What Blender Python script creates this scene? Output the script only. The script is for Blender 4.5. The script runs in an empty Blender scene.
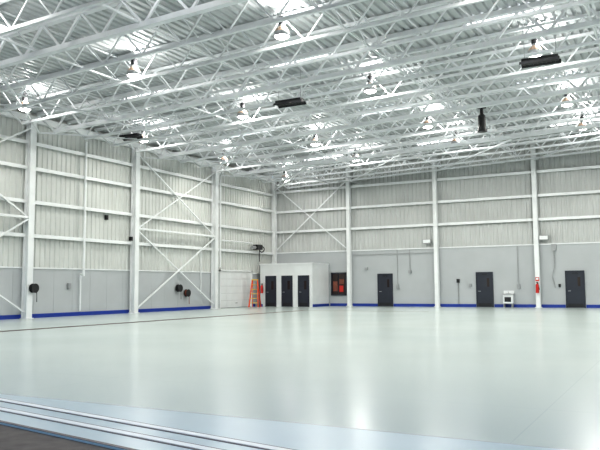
import bpy, math, random
from mathutils import Vector, Matrix
random.seed(4)
sc = bpy.context.scene
try:
    sc.view_settings.view_transform = 'Standard'
    sc.view_settings.look = 'Medium High Contrast'
except Exception as e:
    print('look', e)

# ------------------------------------------------------------ materials
def mat(name, col, rough=0.6, metal=0.0, var=0.0, scale=3.0, emit=None, es=0.0, bump=0.0, spec=None):
    m = bpy.data.materials.new(name); m.use_nodes = True
    nt = m.node_tree; b = nt.nodes['Principled BSDF']
    b.inputs['Base Color'].default_value = (*col, 1)
    b.inputs['Roughness'].default_value = rough
    b.inputs['Metallic'].default_value = metal
    if spec is not None:
        b.inputs['Specular IOR Level'].default_value = spec
    if var > 0 or bump > 0:
        tc = nt.nodes.new('ShaderNodeTexCoord')
        nz = nt.nodes.new('ShaderNodeTexNoise'); nz.inputs['Scale'].default_value = scale
        nz.inputs['Detail'].default_value = 5
        nt.links.new(tc.outputs['Object'], nz.inputs['Vector'])
        if var > 0:
            r = nt.nodes.new('ShaderNodeValToRGB')
            r.color_ramp.elements[0].position = 0.3; r.color_ramp.elements[1].position = 0.7
            r.color_ramp.elements[0].color = (*[c*(1-var) for c in col], 1)
            r.color_ramp.elements[1].color = (*[min(1, c*(1+var)) for c in col], 1)
            nt.links.new(nz.outputs['Fac'], r.inputs['Fac'])
            nt.links.new(r.outputs['Color'], b.inputs['Base Color'])
        if bump > 0:
            bp = nt.nodes.new('ShaderNodeBump'); bp.inputs['Strength'].default_value = bump
            bp.inputs['Distance'].default_value = 0.02
            nt.links.new(nz.outputs['Fac'], bp.inputs['Height'])
            nt.links.new(bp.outputs['Normal'], b.inputs['Normal'])
    if emit:
        b.inputs['Emission Color'].default_value = (*emit, 1)
        b.inputs['Emission Strength'].default_value = es
    return m

M_white = mat('painted_steel_white', (.74,.76,.77), .45, var=.05, scale=2)
M_joist = mat('joist_paint_white', (.67,.69,.71), .5, var=.06, scale=1.5)
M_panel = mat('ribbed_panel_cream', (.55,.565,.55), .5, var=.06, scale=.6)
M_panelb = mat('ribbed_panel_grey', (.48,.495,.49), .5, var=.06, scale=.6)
M_liner = mat('liner_panel_grey', (.41,.43,.445), .5, var=.04, scale=.8)
M_deck = mat('roof_deck_white', (.47,.49,.50), .5, var=.06, scale=.7)
M_blue = mat('blue_baseboard_paint', (.008,.035,.27), .4, var=.08, scale=2)
M_door = mat('door_paint_charcoal', (.018,.021,.034), .4, var=.08, scale=3)
M_dark = mat('dark_metal', (.02,.02,.022), .45, metal=.3, var=.1, scale=8)
M_grey = mat('grey_metal', (.35,.36,.37), .4, metal=.4, var=.08, scale=6)
M_red = mat('red_enamel', (.50,.02,.015), .35, var=.08, scale=5)
M_orange = mat('fibreglass_orange', (.70,.07,.02), .4, var=.08, scale=5)
M_yellow = mat('hose_yellow', (.75,.5,.05), .45, var=.08, scale=5)
M_booth = mat('booth_white_paint', (.70,.72,.73), .5, var=.03, scale=2)
M_rail = mat('rail_steel_dark', (.05,.035,.05), .45, metal=.3, var=.2, scale=10)
M_drain = mat('drain_grate_rust', (.05,.03,.025), .55, metal=.2, var=.2, scale=10)
M_glass = mat('dark_glass', (.03,.02,.02), .1, var=.1, scale=3)
M_amber = mat('amber_reflector', (.45,.32,.24), .3, metal=.6, var=.1, scale=9)
M_lens = mat('lamp_lens', (1,.98,.94), .3, emit=(1,.98,.94), es=25, var=.02)
M_sky = mat('skylight_fibreglass', (.9,.93,.95), .4, emit=(.97,.98,1), es=3.2, var=.02)
M_apron = mat('apron_asphalt', (.10,.085,.075), .8, var=.25, scale=6, bump=.4)
M_thresh = mat('threshold_concrete', (.42,.52,.57), .28, var=.03, scale=1.5)
M_brown = mat('cabinet_brown', (.18,.05,.03), .5, var=.2, scale=6)

# epoxy floor
def floor_mat():
    m = bpy.data.materials.new('floor_epoxy'); m.use_nodes = True
    nt = m.node_tree; b = nt.nodes['Principled BSDF']
    tc = nt.nodes.new('ShaderNodeTexCoord')
    nz = nt.nodes.new('ShaderNodeTexNoise'); nz.inputs['Scale'].default_value = .12; nz.inputs['Detail'].default_value = 3
    nt.links.new(tc.outputs['Object'], nz.inputs['Vector'])
    r = nt.nodes.new('ShaderNodeValToRGB')
    r.color_ramp.elements[0].position = .3; r.color_ramp.elements[0].color = (.46,.525,.515,1)
    r.color_ramp.elements[1].position = .7; r.color_ramp.elements[1].color = (.49,.55,.53,1)
    nt.links.new(nz.outputs['Fac'], r.inputs['Fac'])
    br = nt.nodes.new('ShaderNodeTexBrick'); br.offset = 0
    br.inputs['Scale'].default_value = 1; br.inputs['Brick Width'].default_value = 6.4
    br.inputs['Row Height'].default_value = 6.2; br.inputs['Mortar Size'].default_value = .008
    br.inputs['Color1'].default_value = (1,1,1,1); br.inputs['Color2'].default_value = (.99,.99,.99,1)
    br.inputs['Mortar'].default_value = (.92,.93,.94,1)
    nt.links.new(tc.outputs['Object'], br.inputs['Vector'])
    mx = nt.nodes.new('ShaderNodeMix'); mx.data_type = 'RGBA'; mx.blend_type = 'MULTIPLY'
    mx.inputs[0].default_value = 1
    nt.links.new(r.outputs['Color'], mx.inputs[6]); nt.links.new(br.outputs['Color'], mx.inputs[7])
    nt.links.new(mx.outputs[2], b.inputs['Base Color'])
    n2 = nt.nodes.new('ShaderNodeTexNoise'); n2.inputs['Scale'].default_value = .3; n2.inputs['Detail'].default_value = 2
    nt.links.new(tc.outputs['Object'], n2.inputs['Vector'])
    mr = nt.nodes.new('ShaderNodeMapRange'); mr.inputs[3].default_value = .18; mr.inputs[4].default_value = .24
    nt.links.new(n2.outputs['Fac'], mr.inputs[0]); nt.links.new(mr.outputs[0], b.inputs['Roughness'])
    return m
M_floor = floor_mat()

# ------------------------------------------------------------ mesh builder
class MB:
    def __init__(s): s.v=[]; s.f=[]; s.m=[]; s.mats=[]
    def mi(s, m):
        if m not in s.mats: s.mats.append(m)
        return s.mats.index(m)
    def quad(s, pts, m):
        n=len(s.v); s.v+= [tuple(p) for p in pts]; s.f.append(tuple(range(n,n+len(pts)))); s.m.append(s.mi(m))
    def box(s, a, b, m):
        x0,y0,z0=[min(a[i],b[i]) for i in range(3)]; x1,y1,z1=[max(a[i],b[i]) for i in range(3)]
        n=len(s.v)
        s.v+=[(x0,y0,z0),(x1,y0,z0),(x1,y1,z0),(x0,y1,z0),(x0,y0,z1),(x1,y0,z1),(x1,y1,z1),(x0,y1,z1)]
        for q in ((0,3,2,1),(4,5,6,7),(0,1,5,4),(1,2,6,5),(2,3,7,6),(3,0,4,7)):
            s.f.append(tuple(n+i for i in q)); s.m.append(s.mi(m))
    def prism(s, poly, z0, z1, m):
        n=len(s.v); k=len(poly)
        s.v+=[(x,y,z0) for x,y in poly]+[(x,y,z1) for x,y in poly]
        s.f.append(tuple(n+k-1-i for i in range(k))); s.m.append(s.mi(m))
        s.f.append(tuple(n+k+i for i in range(k))); s.m.append(s.mi(m))
        for i in range(k):
            j=(i+1)%k; s.f.append((n+i,n+j,n+k+j,n+k+i)); s.m.append(s.mi(m))
    def beam(s, p, q, w, h, m, up=(0,0,1)):
        p=Vector(p); q=Vector(q); d=(q-p).normalized(); u=Vector(up)
        if abs(d.dot(u))>.99: u=Vector((0,1,0))
        r=d.cross(u).normalized(); u=r.cross(d).normalized()
        n=len(s.v)
        for c in (p,q):
            for a,b in ((-1,-1),(1,-1),(1,1),(-1,1)):
                s.v.append(tuple(c+r*(a*w/2)+u*(b*h/2)))
        for k in ((3,2,1,0),(4,5,6,7),(0,1,5,4),(1,2,6,5),(2,3,7,6),(3,0,4,7)):
            s.f.append(tuple(n+i for i in k)); s.m.append(s.mi(m))
    def cyl(s, p, q, r0, r1, m, seg=12, cap=True):
        p=Vector(p); q=Vector(q); d=(q-p).normalized()
        a=d.orthogonal().normalized(); b=d.cross(a); n=len(s.v)
        for c,r in ((p,r0),(q,r1)):
            for i in range(seg):
                t=2*math.pi*i/seg; s.v.append(tuple(c+a*(math.cos(t)*r)+b*(math.sin(t)*r)))
        for i in range(seg):
            j=(i+1)%seg; s.f.append((n+i,n+j,n+seg+j,n+seg+i)); s.m.append(s.mi(m))
        if cap:
            s.f.append(tuple(n+seg-1-i for i in range(seg))); s.m.append(s.mi(m))
            s.f.append(tuple(n+seg+i for i in range(seg))); s.m.append(s.mi(m))
    def torus(s, c, ax, R, r, m, seg=20, ss=8):
        c=Vector(c); ax=Vector(ax).normalized(); a=ax.orthogonal().normalized(); b=ax.cross(a); n=len(s.v)
        for i in range(seg):
            t=2*math.pi*i/seg; rad=a*math.cos(t)+b*math.sin(t)
            for j in range(ss):
                u=2*math.pi*j/ss; s.v.append(tuple(c+rad*(R+r*math.cos(u))+ax*(r*math.sin(u))))
        for i in range(seg):
            for j in range(ss):
                i2=(i+1)%seg; j2=(j+1)%ss
                s.f.append((n+i*ss+j,n+i2*ss+j,n+i2*ss+j2,n+i*ss+j2)); s.m.append(s.mi(m))
    def mesh(s, name):
        me=bpy.data.meshes.new(name); me.from_pydata(s.v,[],s.f)
        for m in s.mats: me.materials.append(m)
        me.polygons.foreach_set('material_index', s.m); me.update(); return me
    def obj(s, name, loc=(0,0,0)):
        o=bpy.data.objects.new(name, s.mesh(name)); o.location=loc; sc.collection.objects.link(o); return o
def inst(me, name, loc):
    o=bpy.data.objects.new(name, me); o.location=loc; sc.collection.objects.link(o); return o

W=45.0; FY=-41.0        # building width, front line
def deck(x): return 9.75+.032*x
JD=1.08                 # joist depth

# ------------------------------------------------------------ floor, apron
b=MB(); b.box((-.3,-39.1,-.3),(W+.3,.3,0),M_floor); b.obj('floor')
def ey(x,off=0): return -40.62-.17*(x-21.8)+off
b=MB(); b.prism([(12.9,-39.1),(13,ey(13)),(W,ey(W)),(W,-39.1)],-.3,0,M_thresh)
b.box((12.9,-39.115,0),(W,-39.1,.001),M_grey); b.obj('trim_1_door_threshold')
b=MB(); b.box((-60,-120,-.35),(110,FY+1.9,-.02),M_apron); b.obj('ground_apron')
# hangar door tracks (slightly skewed to the building)
for off in (.78,.42):
    b=MB()
    def seg(a,c,z,m):
        b.prism([(14,ey(14,off+a)),(14,ey(14,off+c)),(34,ey(34,off+c)),(34,ey(34,off+a))],0,z,m)
    seg(-.075,-.045,.004,M_rail); seg(.045,.075,.004,M_rail); seg(-.045,.045,.008,M_white)
    b.obj('door_track_rail')
b=MB()
b.prism([(14,ey(14,.0)),(14,ey(14,.05)),(34,ey(34,.05)),(34,ey(34,.0))],0,.004,M_rail); b.obj('door_track_rail')
# trench drain
b=MB(); b.box((7.32,-39,0),(7.39,-9,.006),M_drain); b.box((7.61,-39,0),(7.68,-9,.006),M_drain)
for i in range(200):
    b.box((7.39,-39+i*.15,0),(7.61,-38.9+i*.15,.005),M_drain)
b.obj('trench_drain')
b=MB(); b.box((7.68,-9.05,0),(15,-9,.004),M_drain); b.obj('floor_joint')

# ------------------------------------------------------------ walls
def ribs_profile(L, pitch, depth):
    pts=[]; n=int(L/pitch)
    for i in range(n+1):
        s=i*pitch
        for o,d in ((0,0),(pitch*.5,0),(pitch*.62,depth),(pitch*.88,depth)):
            if s+o<=L: pts.append((s+o,d))
    return pts
# left wall (x=0) : liner to 2.36, ribbed above
b=MB()
b.box((-.3,FY,0),(0,0,2.36),M_liner)
b.box((-.3,FY,2.36),(-.06,0,deck(0)+.2),M_panel)
pr=ribs_profile(41,.3,.05)
for (s0,d0),(s1,d1) in zip(pr,pr[1:]):
    b.quad([(-.055+d0,-s0,2.36),(-.055+d1,-s1,2.36),(-.055+d1,-s1,deck(0)-.02),(-.055+d0,-s0,deck(0)-.02)],M_panel)
b.box((0,FY,2.33),(.05,0,2.39),M_white)
for i in range(34):
    b.box((0,-i*1.2-.02-.6,.25),(.006,-i*1.2-.6,2.33),M_liner)
b.obj('wall_left')
# back wall
b=MB()
b.box((0,0,0),(W,.3,3.9),M_liner)
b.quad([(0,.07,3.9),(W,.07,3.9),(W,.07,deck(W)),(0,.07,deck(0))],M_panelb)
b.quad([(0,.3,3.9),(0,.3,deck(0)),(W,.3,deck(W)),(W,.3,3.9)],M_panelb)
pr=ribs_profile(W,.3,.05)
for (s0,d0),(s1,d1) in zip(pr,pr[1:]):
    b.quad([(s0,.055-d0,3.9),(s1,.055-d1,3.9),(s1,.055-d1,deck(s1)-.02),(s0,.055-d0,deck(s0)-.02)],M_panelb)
b.box((0,-.06,3.87),(W,0,3.95),M_white)
b.obj('wall_back')
b=MB(); b.box((W,FY,0),(W+.3,0,3.9),M_liner); b.box((W,FY,3.9),(W+.3,0,deck(W)),M_panel); b.obj('wall_right')
b=MB(); 
b.box((-.3,FY,8.5),(W+.3,FY-.3,deck(W)),M_panel); b.obj('wall_front')
# baseboards
b=MB(); b.box((0,FY,0),(.03,-7.2,.19),M_blue); b.box((0,-3.1,0),(.03,-2.6,.19),M_blue); b.obj('baseboard_left')
b=MB()
for a,c in ((4.75,8.4),(9.57,15.24),(16.4,20.7),(21.87,W)):
    b.box((a,-.03,0),(c,0,.19),M_blue)
b.obj('baseboard_back')

# ceiling deck with ribs running along y
b=MB(); pr=ribs_profile(W,.3,.07)
for (s0,d0),(s1,d1) in zip(pr,pr[1:]):
    b.quad([(s0,FY,deck(s0)+d0),(s0,.3,deck(s0)+d0),(s1,.3,deck(s1)+d1),(s1,FY,deck(s1)+d1)],M_deck)
b.quad([(-.3,FY-.3,deck(0)+.25),(W+.3,FY-.3,deck(W)+.25),(W+.3,.3,deck(W)+.25),(-.3,.3,deck(0)+.25)],M_deck)
b.obj('ceiling')

# skylights
for x in (6.5,14.4,22.3,30.5,38.5):
    for y in (-30.6,-22.2,-13.3,-4.4):
        z=deck(x); L=1.45; t=.28
        b=MB()
        b.quad([(-L,-t,-.032*L-.03),(-L,t,-.032*L-.03),(L,t,.032*L-.03),(L,-t,.032*L-.03)],M_sky)
        for yy in (-t,t): b.beam((-L,yy,-.032*L-.03),(L,yy,.032*L-.03),.05,.08,M_white)
        for xx in (-L,L): b.beam((xx,-t,.032*xx-.03),(xx,t,.032*xx-.03),.05,.08,M_white)
        b.obj('skylight_window',(x,y,z))

# ------------------------------------------------------------ roof joists
def joist_mesh(heavy):
    b=MB(); cw=.12 if not heavy else .2; ch=.10 if not heavy else .17
    b.beam((.3,0,deck(.3)-.1),(W,0,deck(W)-.1),cw,ch,M_joist)
    b.beam((1.5,0,deck(1.5)-JD),(W-1,0,deck(W-1)-JD),cw,ch,M_joist)
    b.beam((.3,0,deck(.3)-.14),(1.5,0,deck(1.5)-JD),.06,.06,M_joist)
    x=1.5; k=0; st=.85; w=.045 if not heavy else .075
    while x<W-1-st:
        z0=deck(x)-JD if k%2==0 else deck(x)-.12
        z1=deck(x+st)-.12 if k%2==0 else deck(x+st)-JD
        b.beam((x,0,z0),(x+st,0,z1),w,w,M_joist); x+=st; k+=1
    return b.mesh('roof_joist')
jl=joist_mesh(False); jh=joist_mesh(True)
inst(jl,'roof_joist',(0,-.45,0))
for k in range(1,22):
    inst(jh if k%4==0 else jl,'roof_joist',(0,-1.875*k,0))
# bridging along y
for x in (4.7,9.0,13.3,18.2,24.9,31,37,42):
    b=MB(); zb=deck(x)-JD; zt=deck(x)-.16
    b.beam((x,FY+.3,zb+.08),(x,-.1,zb+.08),.06,.06,M_joist)
    b.beam((x,FY+.3,zt),(x,-.1,zt),.05,.05,M_joist)
    for i in range(21):
        y0=-1.875*i-.1; y1=-1.875*(i+1)+.1
        b.beam((x,y0,zt),(x,y1,zb+.08),.035,.035,M_joist); b.beam((x,y0,zb+.08),(x,y1,zt),.035,.035,M_joist)
    b.obj('roof_bridging')
# horizontal wind bracing in the roof, diagonal in plan
b=MB()
for i in range(5):
    y0=-7.5*i; y1=-7.5*(i+1)
    b.beam((.4,y0,deck(.4)-JD+.1),(7,y1,deck(7)-JD-.08),.07,.07,M_joist)
    b.beam((.4,y1,deck(.4)-JD+.1),(7,y0,deck(7)-JD-.1),.07,.07,M_joist)
b.obj('roof_wind_brace')
b=MB()
for i in range(4):
    x0=.4+6.3*i; x1=6.7+6.3*i
    b.beam((x0,-.5,deck(x0)-JD-.08),(x1,-7.4,deck(x1)-JD-.1),.07,.07,M_joist)
b.obj('roof_wind_brace')
# eave beam
b=MB(); b.box((.05,FY+.2,deck(0)-.5),(.3,-.05,deck(0)-.2),M_white); b.obj('eave_beam')

# ------------------------------------------------------------ columns
def hcol(name,x,y,along,h,w=.28,d=.32):
    b=MB()
    if along=='y':    # left wall: flanges face +x
        b.box((0,-w/2,0),(.03,w/2,h),M_white); b.box((d-.03,-w/2,0),(d,w/2,h),M_white); b.box((.03,-.015,0),(d-.03,.015,h),M_white)
        b.box((0,-w/2-.06,0),(d+.06,w/2+.06,.03),M_white)
    else:
        b.box((-w/2,-.03,0),(w/2,0,h),M_white); b.box((-w/2,-d,0),(w/2,-d+.03,h),M_white); b.box((-.015,-d+.03,0),(.015,-.03,h),M_white)
        b.box((-w/2-.06,-d-.06,0),(w/2+.06,0,.03),M_white)
    return b.obj(name,(x,y,0))
LY=(-7.9,-15.55,-22.8,-30.4,-37.9)
for y in LY: hcol('steel_column',.055,y,'y',deck(.1)-.5,w=.32,d=.36)
# second post beside the hangar door
b=MB(); b.cyl((.32,-7.4,2.75),(.32,-7.4,9.0),.055,.055,M_white); b.cyl((.32,-7.4,2.75),(.06,-7.4,2.68),.055,.055,M_white); b.obj('pipe_riser')
BX=(6.37,12.73,19.15,25.5,31.9,38.2)
for x in BX: hcol('steel_column',x,-.065,'x',deck(x)-.02,w=.26,d=.3)
b=MB(); b.box((.06,-.35,0),(.36,-.065,9.5),M_white); b.obj('corner_column')

# girts
for z in (3.9,5.5,7.1,8.3):
    b=MB(); ylist=[0]+list(LY)+[FY]
    for a,c in zip(ylist,ylist[1:]):
        b.box((.03,a-.2,z),(.2,c+.2,z+.05),M_white); b.box((.17,a-.2,z-.12),(.2,c+.2,z),M_white)
    b.obj('wall_girt_left')
for z in (5.5,7.0,8.5):
    b=MB(); xl=[.2]+list(BX)+[W]
    for a,c in zip(xl,xl[1:]):
        b.box((a+.17,-.2,z),(c-.17,-.03,z+.05),M_white); b.box((a+.17,-.2,z-.12),(c-.17,-.17,z),M_white)
    b.obj('wall_girt_back')
# cross braces
def brace_left(ya,yb,z0,z1):
    b=MB(); x=.28
    b.beam((x,ya-.18,z0),(x,yb+.18,z1),.07,.07,M_white); b.beam((x+.08,ya-.18,z1),(x+.08,yb+.18,z0),.07,.07,M_white)
    if z0>1: b.box((x-.05,ya-.18,z0-.1),(x+.12,yb+.18,z0),M_white)
    b.obj('cross_brace')
for (a,c) in ((-7.9,-15.55),(-22.8,-30.4)):
    brace_left(a,c,.3,4.6); brace_left(a,c,4.75,8.9)
b=MB(); y=-.25
b.beam((.4,y,4.1),(6.2,y,8.9),.07,.07,M_white); b.beam((.4,y-.1,8.9),(6.2,y-.1,4.1),.07,.07,M_white)
b.obj('cross_brace')
# conduits
def pipe(pts,r,m,name='conduit_pipe'):
    b=MB()
    for p,q in zip(pts,pts[1:]): b.cyl(p,q,r,r,m,8)
    return b.obj(name)
pipe([(.32,-19.4,2.0),(.32,-19.4,8.9)],.06,M_white); 
pipe([(.12,-19.4,.25),(.12,-19.4,2.1),(.32,-19.4,2.1)],.04,M_white)
pipe([(.1,-9.2,1.0),(.1,-9.2,3.8)],.03,M_white)
pipe([(.25,-7.1,4.5),(.25,-3.3,4.5)],.05,M_white)
pipe([(9.9,-.04,1.52),(9.9,-.04,3.85)],.025,M_grey)
pipe([(10.8,-.04,2.48),(10.8,-.04,3.85)],.025,M_grey)
pipe([(14.1,-.05,.2),(14.1,-.05,1.56)],.03,M_grey)
pipe([(17.95,-.05,1.47),(17.95,-.05,3.85)],.03,M_grey)
pipe([(20.15,-.1,3.49),(20.15,-.1,2.6),(20.0,-.1,1.9),(20.15,-.1,1.2)],.03,M_grey)
pipe([(12.5,-.1,3.6),(6.6,-.1,3.6)],.02,M_grey)

# junction boxes
def jbox(x,y,z,w,h,m,wall='back'):
    b=MB()
    if wall=='back':
        b.box((x-w/2,y-.12,z-h/2),(x+w/2,y,z+h/2),m); b.box((x-w*.4,y-.135,z-h*.42),(x+w*.4,y-.12,z+h*.42),m)
    else:
        b.box((x,y-w/2,z-h/2),(x+.12,y+w/2,z+h/2),m); b.box((x+.12,y-w*.4,z-h*.42),(x+.135,y+w*.4,z+h*.42),m)
    b.obj('junction_box')
jbox(9.9,0,1.35,.2,.3,M_grey); jbox(14.1,0,1.7,.18,.25,M_dark); jbox(17.95,0,1.3,.2,.3,M_grey)
jbox(20.15,0,3.7,.3,.4,M_grey); jbox(14.9,0,1.4,.15,.22,M_grey); jbox(7.6,0,2.6,.2,.2,M_grey)
jbox(20.4,0,1.35,.12,.2,M_dark); jbox(10.8,0,2.35,.2,.22,M_grey)
jbox(.01,-17.6,5.15,.18,.26,M_dark,'l'); jbox(.21,-15.9,4.1,.2,.22,M_dark,'l')
jbox(.01,-20.1,1.5,.18,.28,M_grey,'l')

# security floodlight boxes
for x,z in ((19.6,4.3),(12.1,4.35)):
    b=MB(); b.box((-.28,-.3,-.14),(.28,-.1,.16),M_grey); b.box((-.24,-.32,-.1),(.24,-.3,.12),M_white); b.box((-.05,-.1,-.05),(.05,-.0,.05),M_dark)
    b.obj('wall_floodlight',(x,0,z))

# ------------------------------------------------------------ doors
def door(name,x0,x1,y,h=2.18):
    b=MB(); w=x1-x0
    b.box((-.07,-.08,0),(0,0,h+.07),M_door); b.box((w,-.08,0),(w+.07,0,h+.07),M_door); b.box((0,-.08,h),(w,0,h+.07),M_door)
    b.box((0,-.055,.01),(w,-.005,h),M_door)
    b.box((.06,-.058,.06),(w-.06,-.055,.26),M_dark)
    b.box((w*.66,-.062,h*.6),(w*.82,-.055,h*.85),M_glass)
    b.cyl((.1,-.055,1.02),(.1,-.11,1.02),.02,.02,M_grey,8); b.box((.08,-.13,1.0),(.24,-.11,1.04),M_grey)
    b.box((w*.35,-.1,h-.12),(w*.7,-.055,h-.06),M_dark)
    return b.obj(name,(x0,y,0))
door('door_1',8.5,9.47,0); door('door_2',15.34,16.3,0); door('door_3',20.8,21.77,0)
# sectional overhead door on left wall
b=MB()
for i in range(5):
    b.box((.02,-7.0,.03+i*.48),(.07,-3.25,.03+i*.48+.465),M_booth)
    for j in range(6): b.box((.07,-6.9+j*.61,.09+i*.48),(.08,-6.9+j*.61+.5,.03+i*.48+.4),M_booth)
b.box((0,-7.12,0),(.12,-7.0,2.55),M_white); b.box((0,-3.25,0),(.12,-3.13,2.55),M_white); b.box((0,-7.12,2.44),(.12,-3.13,2.56),M_white)
b.box((.08,-5.25,.3),(.1,-5.0,.33),M_dark)
b.obj('door_4')
# door opener motor
b=MB(); b.box((.21,-3.2,4.05),(.6,-2.5,4.4),M_dark); b.cyl((.4,-3.6,4.2),(.4,-3.2,4.2),.12,.12,M_grey); b.torus((.4,-2.3,4.1),(0,1,0),.2,.04,M_dark)
b.cyl((.35,-2.55,4.05),(.35,-2.55,3.2),.03,.03,M_dark)
b.obj('door_hoist_motor')

# window on back wall
b=MB(); x0,x1,z0,z1=4.85,6.05,.75,2.38
b.box((x0,-.1,z0),(x0+.08,0,z1),M_door); b.box((x1-.08,-.1,z0),(x1,0,z1),M_door); b.box((x0,-.1,z1-.08),(x1,0,z1),M_door); b.box((x0,-.1,z0),(x1,0,z0+.08),M_door)
b.box((x0+.08,-.02,z0+.08),(x1-.08,-.004,z1-.08),M_glass)
b.box((x0+.15,-.045,z0+.3),(x0+.5,-.02,z0+1.0),M_brown); b.box((x0+.65,-.045,z0+.25),(x1-.25,-.02,z0+.7),M_red)
b.box((x0+.65,-.045,z0+.8),(x1-.2,-.02,z0+1.15),M_brown); b.box((x0+.55,-.06,z0+.08),(x0+.59,-.02,z1-.08),M_door)
b.obj('window_1')

# ------------------------------------------------------------ booth
b=MB(); bx0,bx1,by0,by1,h=.45,4.66,-2.6,-.07,2.95
b.box((bx0,by0,0),(bx1,by1,h),M_booth); b.box((bx0-.05,by0-.05,h),(bx1+.05,by1,h+.1),M_white)
b.box((bx0-.01,by0-.02,0),(bx0+.2,by0,.18),M_blue); b.box((bx1,by0,0),(bx1+.02,by1,.18),M_blue)
for dx in (.5,1.82,3.14):
    X=bx0+dx; w=.78; H=2.12
    b.box((X-.05,by0-.05,0),(X,by0,H+.05),M_door); b.box((X+w,by0-.05,0),(X+w+.05,by0,H+.05),M_door); b.box((X,by0-.05,H),(X+w,by0,H+.05),M_door)
    b.box((X,by0-.03,.01),(X+w,by0,H),M_door)
    b.box((X+w*.55,by0-.036,1.2),(X+w*.8,by0-.03,1.8),M_glass); b.box((X+.06,by0-.07,1.0),(X+.2,by0-.03,1.04),M_grey)
    b.box((X+.08,by0-.034,.06),(X+w-.08,by0-.03,.28),M_dark)
b.obj('office_booth')

# ------------------------------------------------------------ extinguishers
def extinguisher(loc,m=M_red):
    b=MB(); c=(0,-.12)
    b.cyl((c[0],c[1],-.3),(c[0],c[1],.2),.1,.1,m,14); b.cyl((c[0],c[1],.2),(c[0],c[1],.28),.1,.03,m,14)
    b.cyl((c[0],c[1],.28),(c[0],c[1],.36),.03,.03,M_dark,8); b.box((c[0]-.06,c[1]-.06,.34),(c[0]+.06,c[1]+.06,.38),M_dark)
    b.beam((c[0]+.04,c[1],.34),(c[0]+.13,c[1]-.03,-.1),.03,.03,M_dark)
    b.box((-.05,-.03,-.2),(.05,0,.1),M_dark)
    return b.obj('fire_extinguisher',loc)
extinguisher((19.15,-.37,1.2)); extinguisher((.68,-2.65,1.25))
b=MB(); b.box((-.11,-.015,-.12),(.11,0,.12),M_red); b.box((-.07,-.02,-.04),(.07,-.015,.08),M_booth); b.obj('fire_extinguisher_sign',(19.15,-.37,1.75))

# hose reels on left wall
def reel(loc,m,s=1):
    b=MB()
    b.cyl((.08,0,0),(.1,0,0),.27,.27,M_dark,20); b.cyl((.3,0,0),(.32,0,0),.27,.27,M_dark,20); b.cyl((.1,0,0),(.3,0,0),.1,.1,M_grey,12)
    for i in range(3): b.torus((.14+i*.06,0,0),(1,0,0),.19,.035,m)
    b.box((0,-.08,-.12),(.1,.08,.12),M_grey); b.cyl((.2,.2,-.1),(.2,.22,-.8),.02,.02,m,8)
    o=b.obj('hose_reel',loc); o.scale=(s,s,s); return o
reel((.42,-22.7,1.4),M_dark,.8); reel((.02,-11.5,1.35),M_dark,.85); reel((.02,-10.7,1.05),M_brown,.85)

# ------------------------------------------------------------ drinking fountain
b=MB()
b.box((-.3,-.45,.25),(.3,0,.8),M_booth); b.box((-.33,-.5,.8),(.33,0,.86),M_grey); b.box((-.28,-.43,.0),(-.22,-.05,.25),M_grey); b.box((.22,-.43,0),(.28,-.05,.25),M_grey)
b.box((-.33,-.05,.86),(.33,0,1.05),M_booth); b.cyl((0,-.2,.86),(0,-.2,.98),.015,.015,M_grey,8); b.cyl((0,-.2,.98),(0,-.3,.98),.015,.015,M_grey,8)
b.torus((0,-.3,.865),(0,0,1),.14,.015,M_grey); b.box((-.2,-.46,.35),(.2,-.45,.65),M_dark)
b.obj('drinking_fountain',(17.35,-.05,0))

# ------------------------------------------------------------ step ladder
b=MB(); H=1.85
for s in (-1,1):
    b.beam((s*.32,-.5,.01),(s*.18,-.05,H),.06,.09,M_orange); b.beam((s*.30,.55,.01),(s*.17,.05,H),.05,.07,M_orange)
    b.beam((s*.255,-.28,.9),(s*.25,.3,.9),.02,.03,M_grey)
for i in range(1,6):
    t=i/6; z=H*t; y=-.5+.45*t; w=.32-.14*t
    b.box((-w,y-.05,z-.02),(w,y+.05,z+.02),M_yellow)
for i in (1,3,5):
    t=i/6; b.beam((-(.3-.13*t),.55-.5*t,H*t),((.3-.13*t),.55-.5*t,H*t),.03,.03,M_grey)
b.box((-.22,-.12,H),(.22,.12,H+.07),M_yellow)
o=b.obj('step_ladder',(.95,-4.1,0)); o.rotation_euler=(0,0,math.radians(20))

# ------------------------------------------------------------ high bay lamps
def lamp_mesh():
    b=MB()
    prof=[(0.0,.25),(.05,.26),(.13,.25),(.21,.21),(.28,.15),(.32,.10)]
    for (z0,r0),(z1,r1) in zip(prof,prof[1:]): b.cyl((0,0,z0),(0,0,z1),r0,r1,M_amber if z0>.1 else M_grey,24,cap=False)
    b.cyl((0,0,-.05),(0,0,.01),.17,.24,M_lens,24); b.torus((0,0,0),(0,0,1),.25,.018,M_grey,24)
    b.cyl((0,0,.32),(0,0,.38),.1,.1,M_grey,16); b.cyl((0,0,.38),(0,0,.62),.11,.11,M_dark,16); b.cyl((0,0,.62),(0,0,.67),.11,.05,M_dark,16)
    b.torus((0,0,.72),(0,1,0),.045,.014,M_dark,12,6)
    b.cyl((0,0,.75),(0,0,.96),.018,.018,M_grey,8)
    return b.mesh('high_bay_lamp')
lm=lamp_mesh()
down=bpy.data.lights.new('lamp_down','AREA'); down.shape='DISK'; down.size=.4; down.energy=185; down.color=(1,.97,.89)
upl=bpy.data.lights.new('lamp_up','POINT'); upl.energy=115; upl.shadow_soft_size=.1; upl.color=(1,.99,.95)
rows={3.1:(-32.8,-25.6,-18.2,-11.0,-3.6),9.8:(-33,-26.4,-19.2,-12.0,-6.6),16.2:(-33.2,-26.7,-19.5,-12.1,-7.2),
      22.8:(-34,-27,-20.2,-12.3,-6.7),29.6:(-34,-27,-20,-12.5,-6.7),36.4:(-34,-27,-20,-12.5,-6.7),42.6:(-30,-20,-10)}
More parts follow.
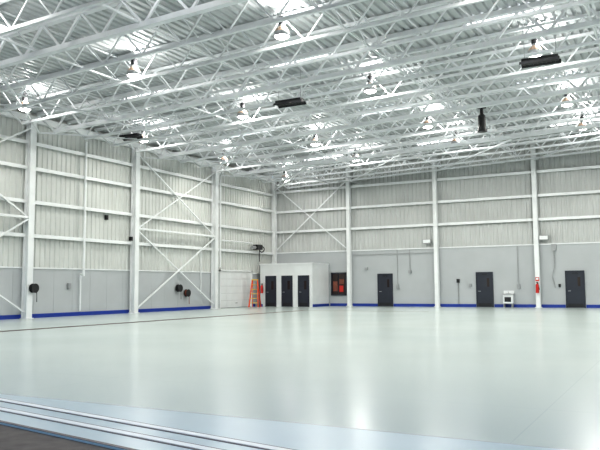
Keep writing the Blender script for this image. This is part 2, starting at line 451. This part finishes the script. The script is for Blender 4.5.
for x,yy in rows.items():
    for y in yy:
        z=deck(x)-.97
        o=inst(lm,'high_bay_lamp',(x,y,z))
        l=bpy.data.objects.new('bulb_down',down); sc.collection.objects.link(l); l.parent=o; l.location=(0,0,-.07)
        l=bpy.data.objects.new('bulb_up',upl); sc.collection.objects.link(l); l.parent=o; l.location=(.25,0,.4)

# radiant ceiling heaters
for x,y,dz in ((3.2,-19.3,-.9),(13.6,-21.6,-1.42),(23.2,-21.7,-1.62),(33,-21.6,-1.4)):
    b=MB(); z0=-.12
    b.box((-.58,-.15,z0),(.58,.15,.03),M_dark)
    b.quad([(-.64,-.24,z0-.06),(-.64,-.15,z0+.06),(.64,-.15,z0+.06),(.64,-.24,z0-.06)],M_dark)
    b.quad([(-.64,.24,z0-.06),(-.64,.15,z0+.06),(.64,.15,z0+.06),(.64,.24,z0-.06)],M_dark)
    for i in range(8): b.box((-.52+i*.14,-.14,z0-.02),(-.505+i*.14,.14,z0),M_dark)
    for sx in (-.5,.5): b.cyl((sx,0,.03),(sx,0,-dz-.03+.032*sx),.012,.012,M_grey,8)
    b.obj('ceiling_heater',(x,y,deck(x)+dz))
# hanging loudspeaker
b=MB(); b.cyl((0,0,-.5),(0,0,.1),.17,.17,M_dark,18); b.cyl((0,0,-.62),(0,0,-.5),.22,.2,M_dark,18); b.cyl((0,0,.1),(0,0,.2),.17,.08,M_dark,18)
b.cyl((0,0,.2),(0,0,.45),.08,.08,M_dark,12); b.box((-.18,-.12,.45),(.18,.12,.62),M_dark); b.cyl((0,0,.62),(0,0,1.45),.02,.02,M_grey,8)
b.obj('hanging_loudspeaker',(19.4,-14.2,deck(19.4)-1.47))

# ------------------------------------------------------------ world (daylight through the open hangar front)
w=bpy.data.worlds.new('World'); sc.world=w; w.use_nodes=True; nt=w.node_tree
bg=nt.nodes['Background']; sk=nt.nodes.new('ShaderNodeTexSky'); sk.sky_type='NISHITA'; sk.sun_disc=False
sk.sun_elevation=math.radians(42); sk.sun_rotation=math.radians(20)
nt.links.new(sk.outputs[0],bg.inputs[0]); bg.inputs[1].default_value=.22

# ------------------------------------------------------------ camera
cam=bpy.data.cameras.new('camera'); cam.lens=42; cam.sensor_width=36; cam.clip_end=500
co=bpy.data.objects.new('camera',cam); sc.collection.objects.link(co); sc.camera=co
yaw=math.radians(28.5); pit=math.radians(5.06); roll=.007
f=Vector((-math.sin(yaw)*math.cos(pit),math.cos(yaw)*math.cos(pit),math.sin(pit)))
r=Vector((math.cos(yaw),math.sin(yaw),0)); u=r.cross(f)
r2=r*math.cos(roll)-u*math.sin(roll); u2=r2.cross(f)
R=Matrix((r2,u2,-f)).transposed().to_4x4(); R.translation=Vector((26.98,-45.44,1.37))
co.matrix_world=R
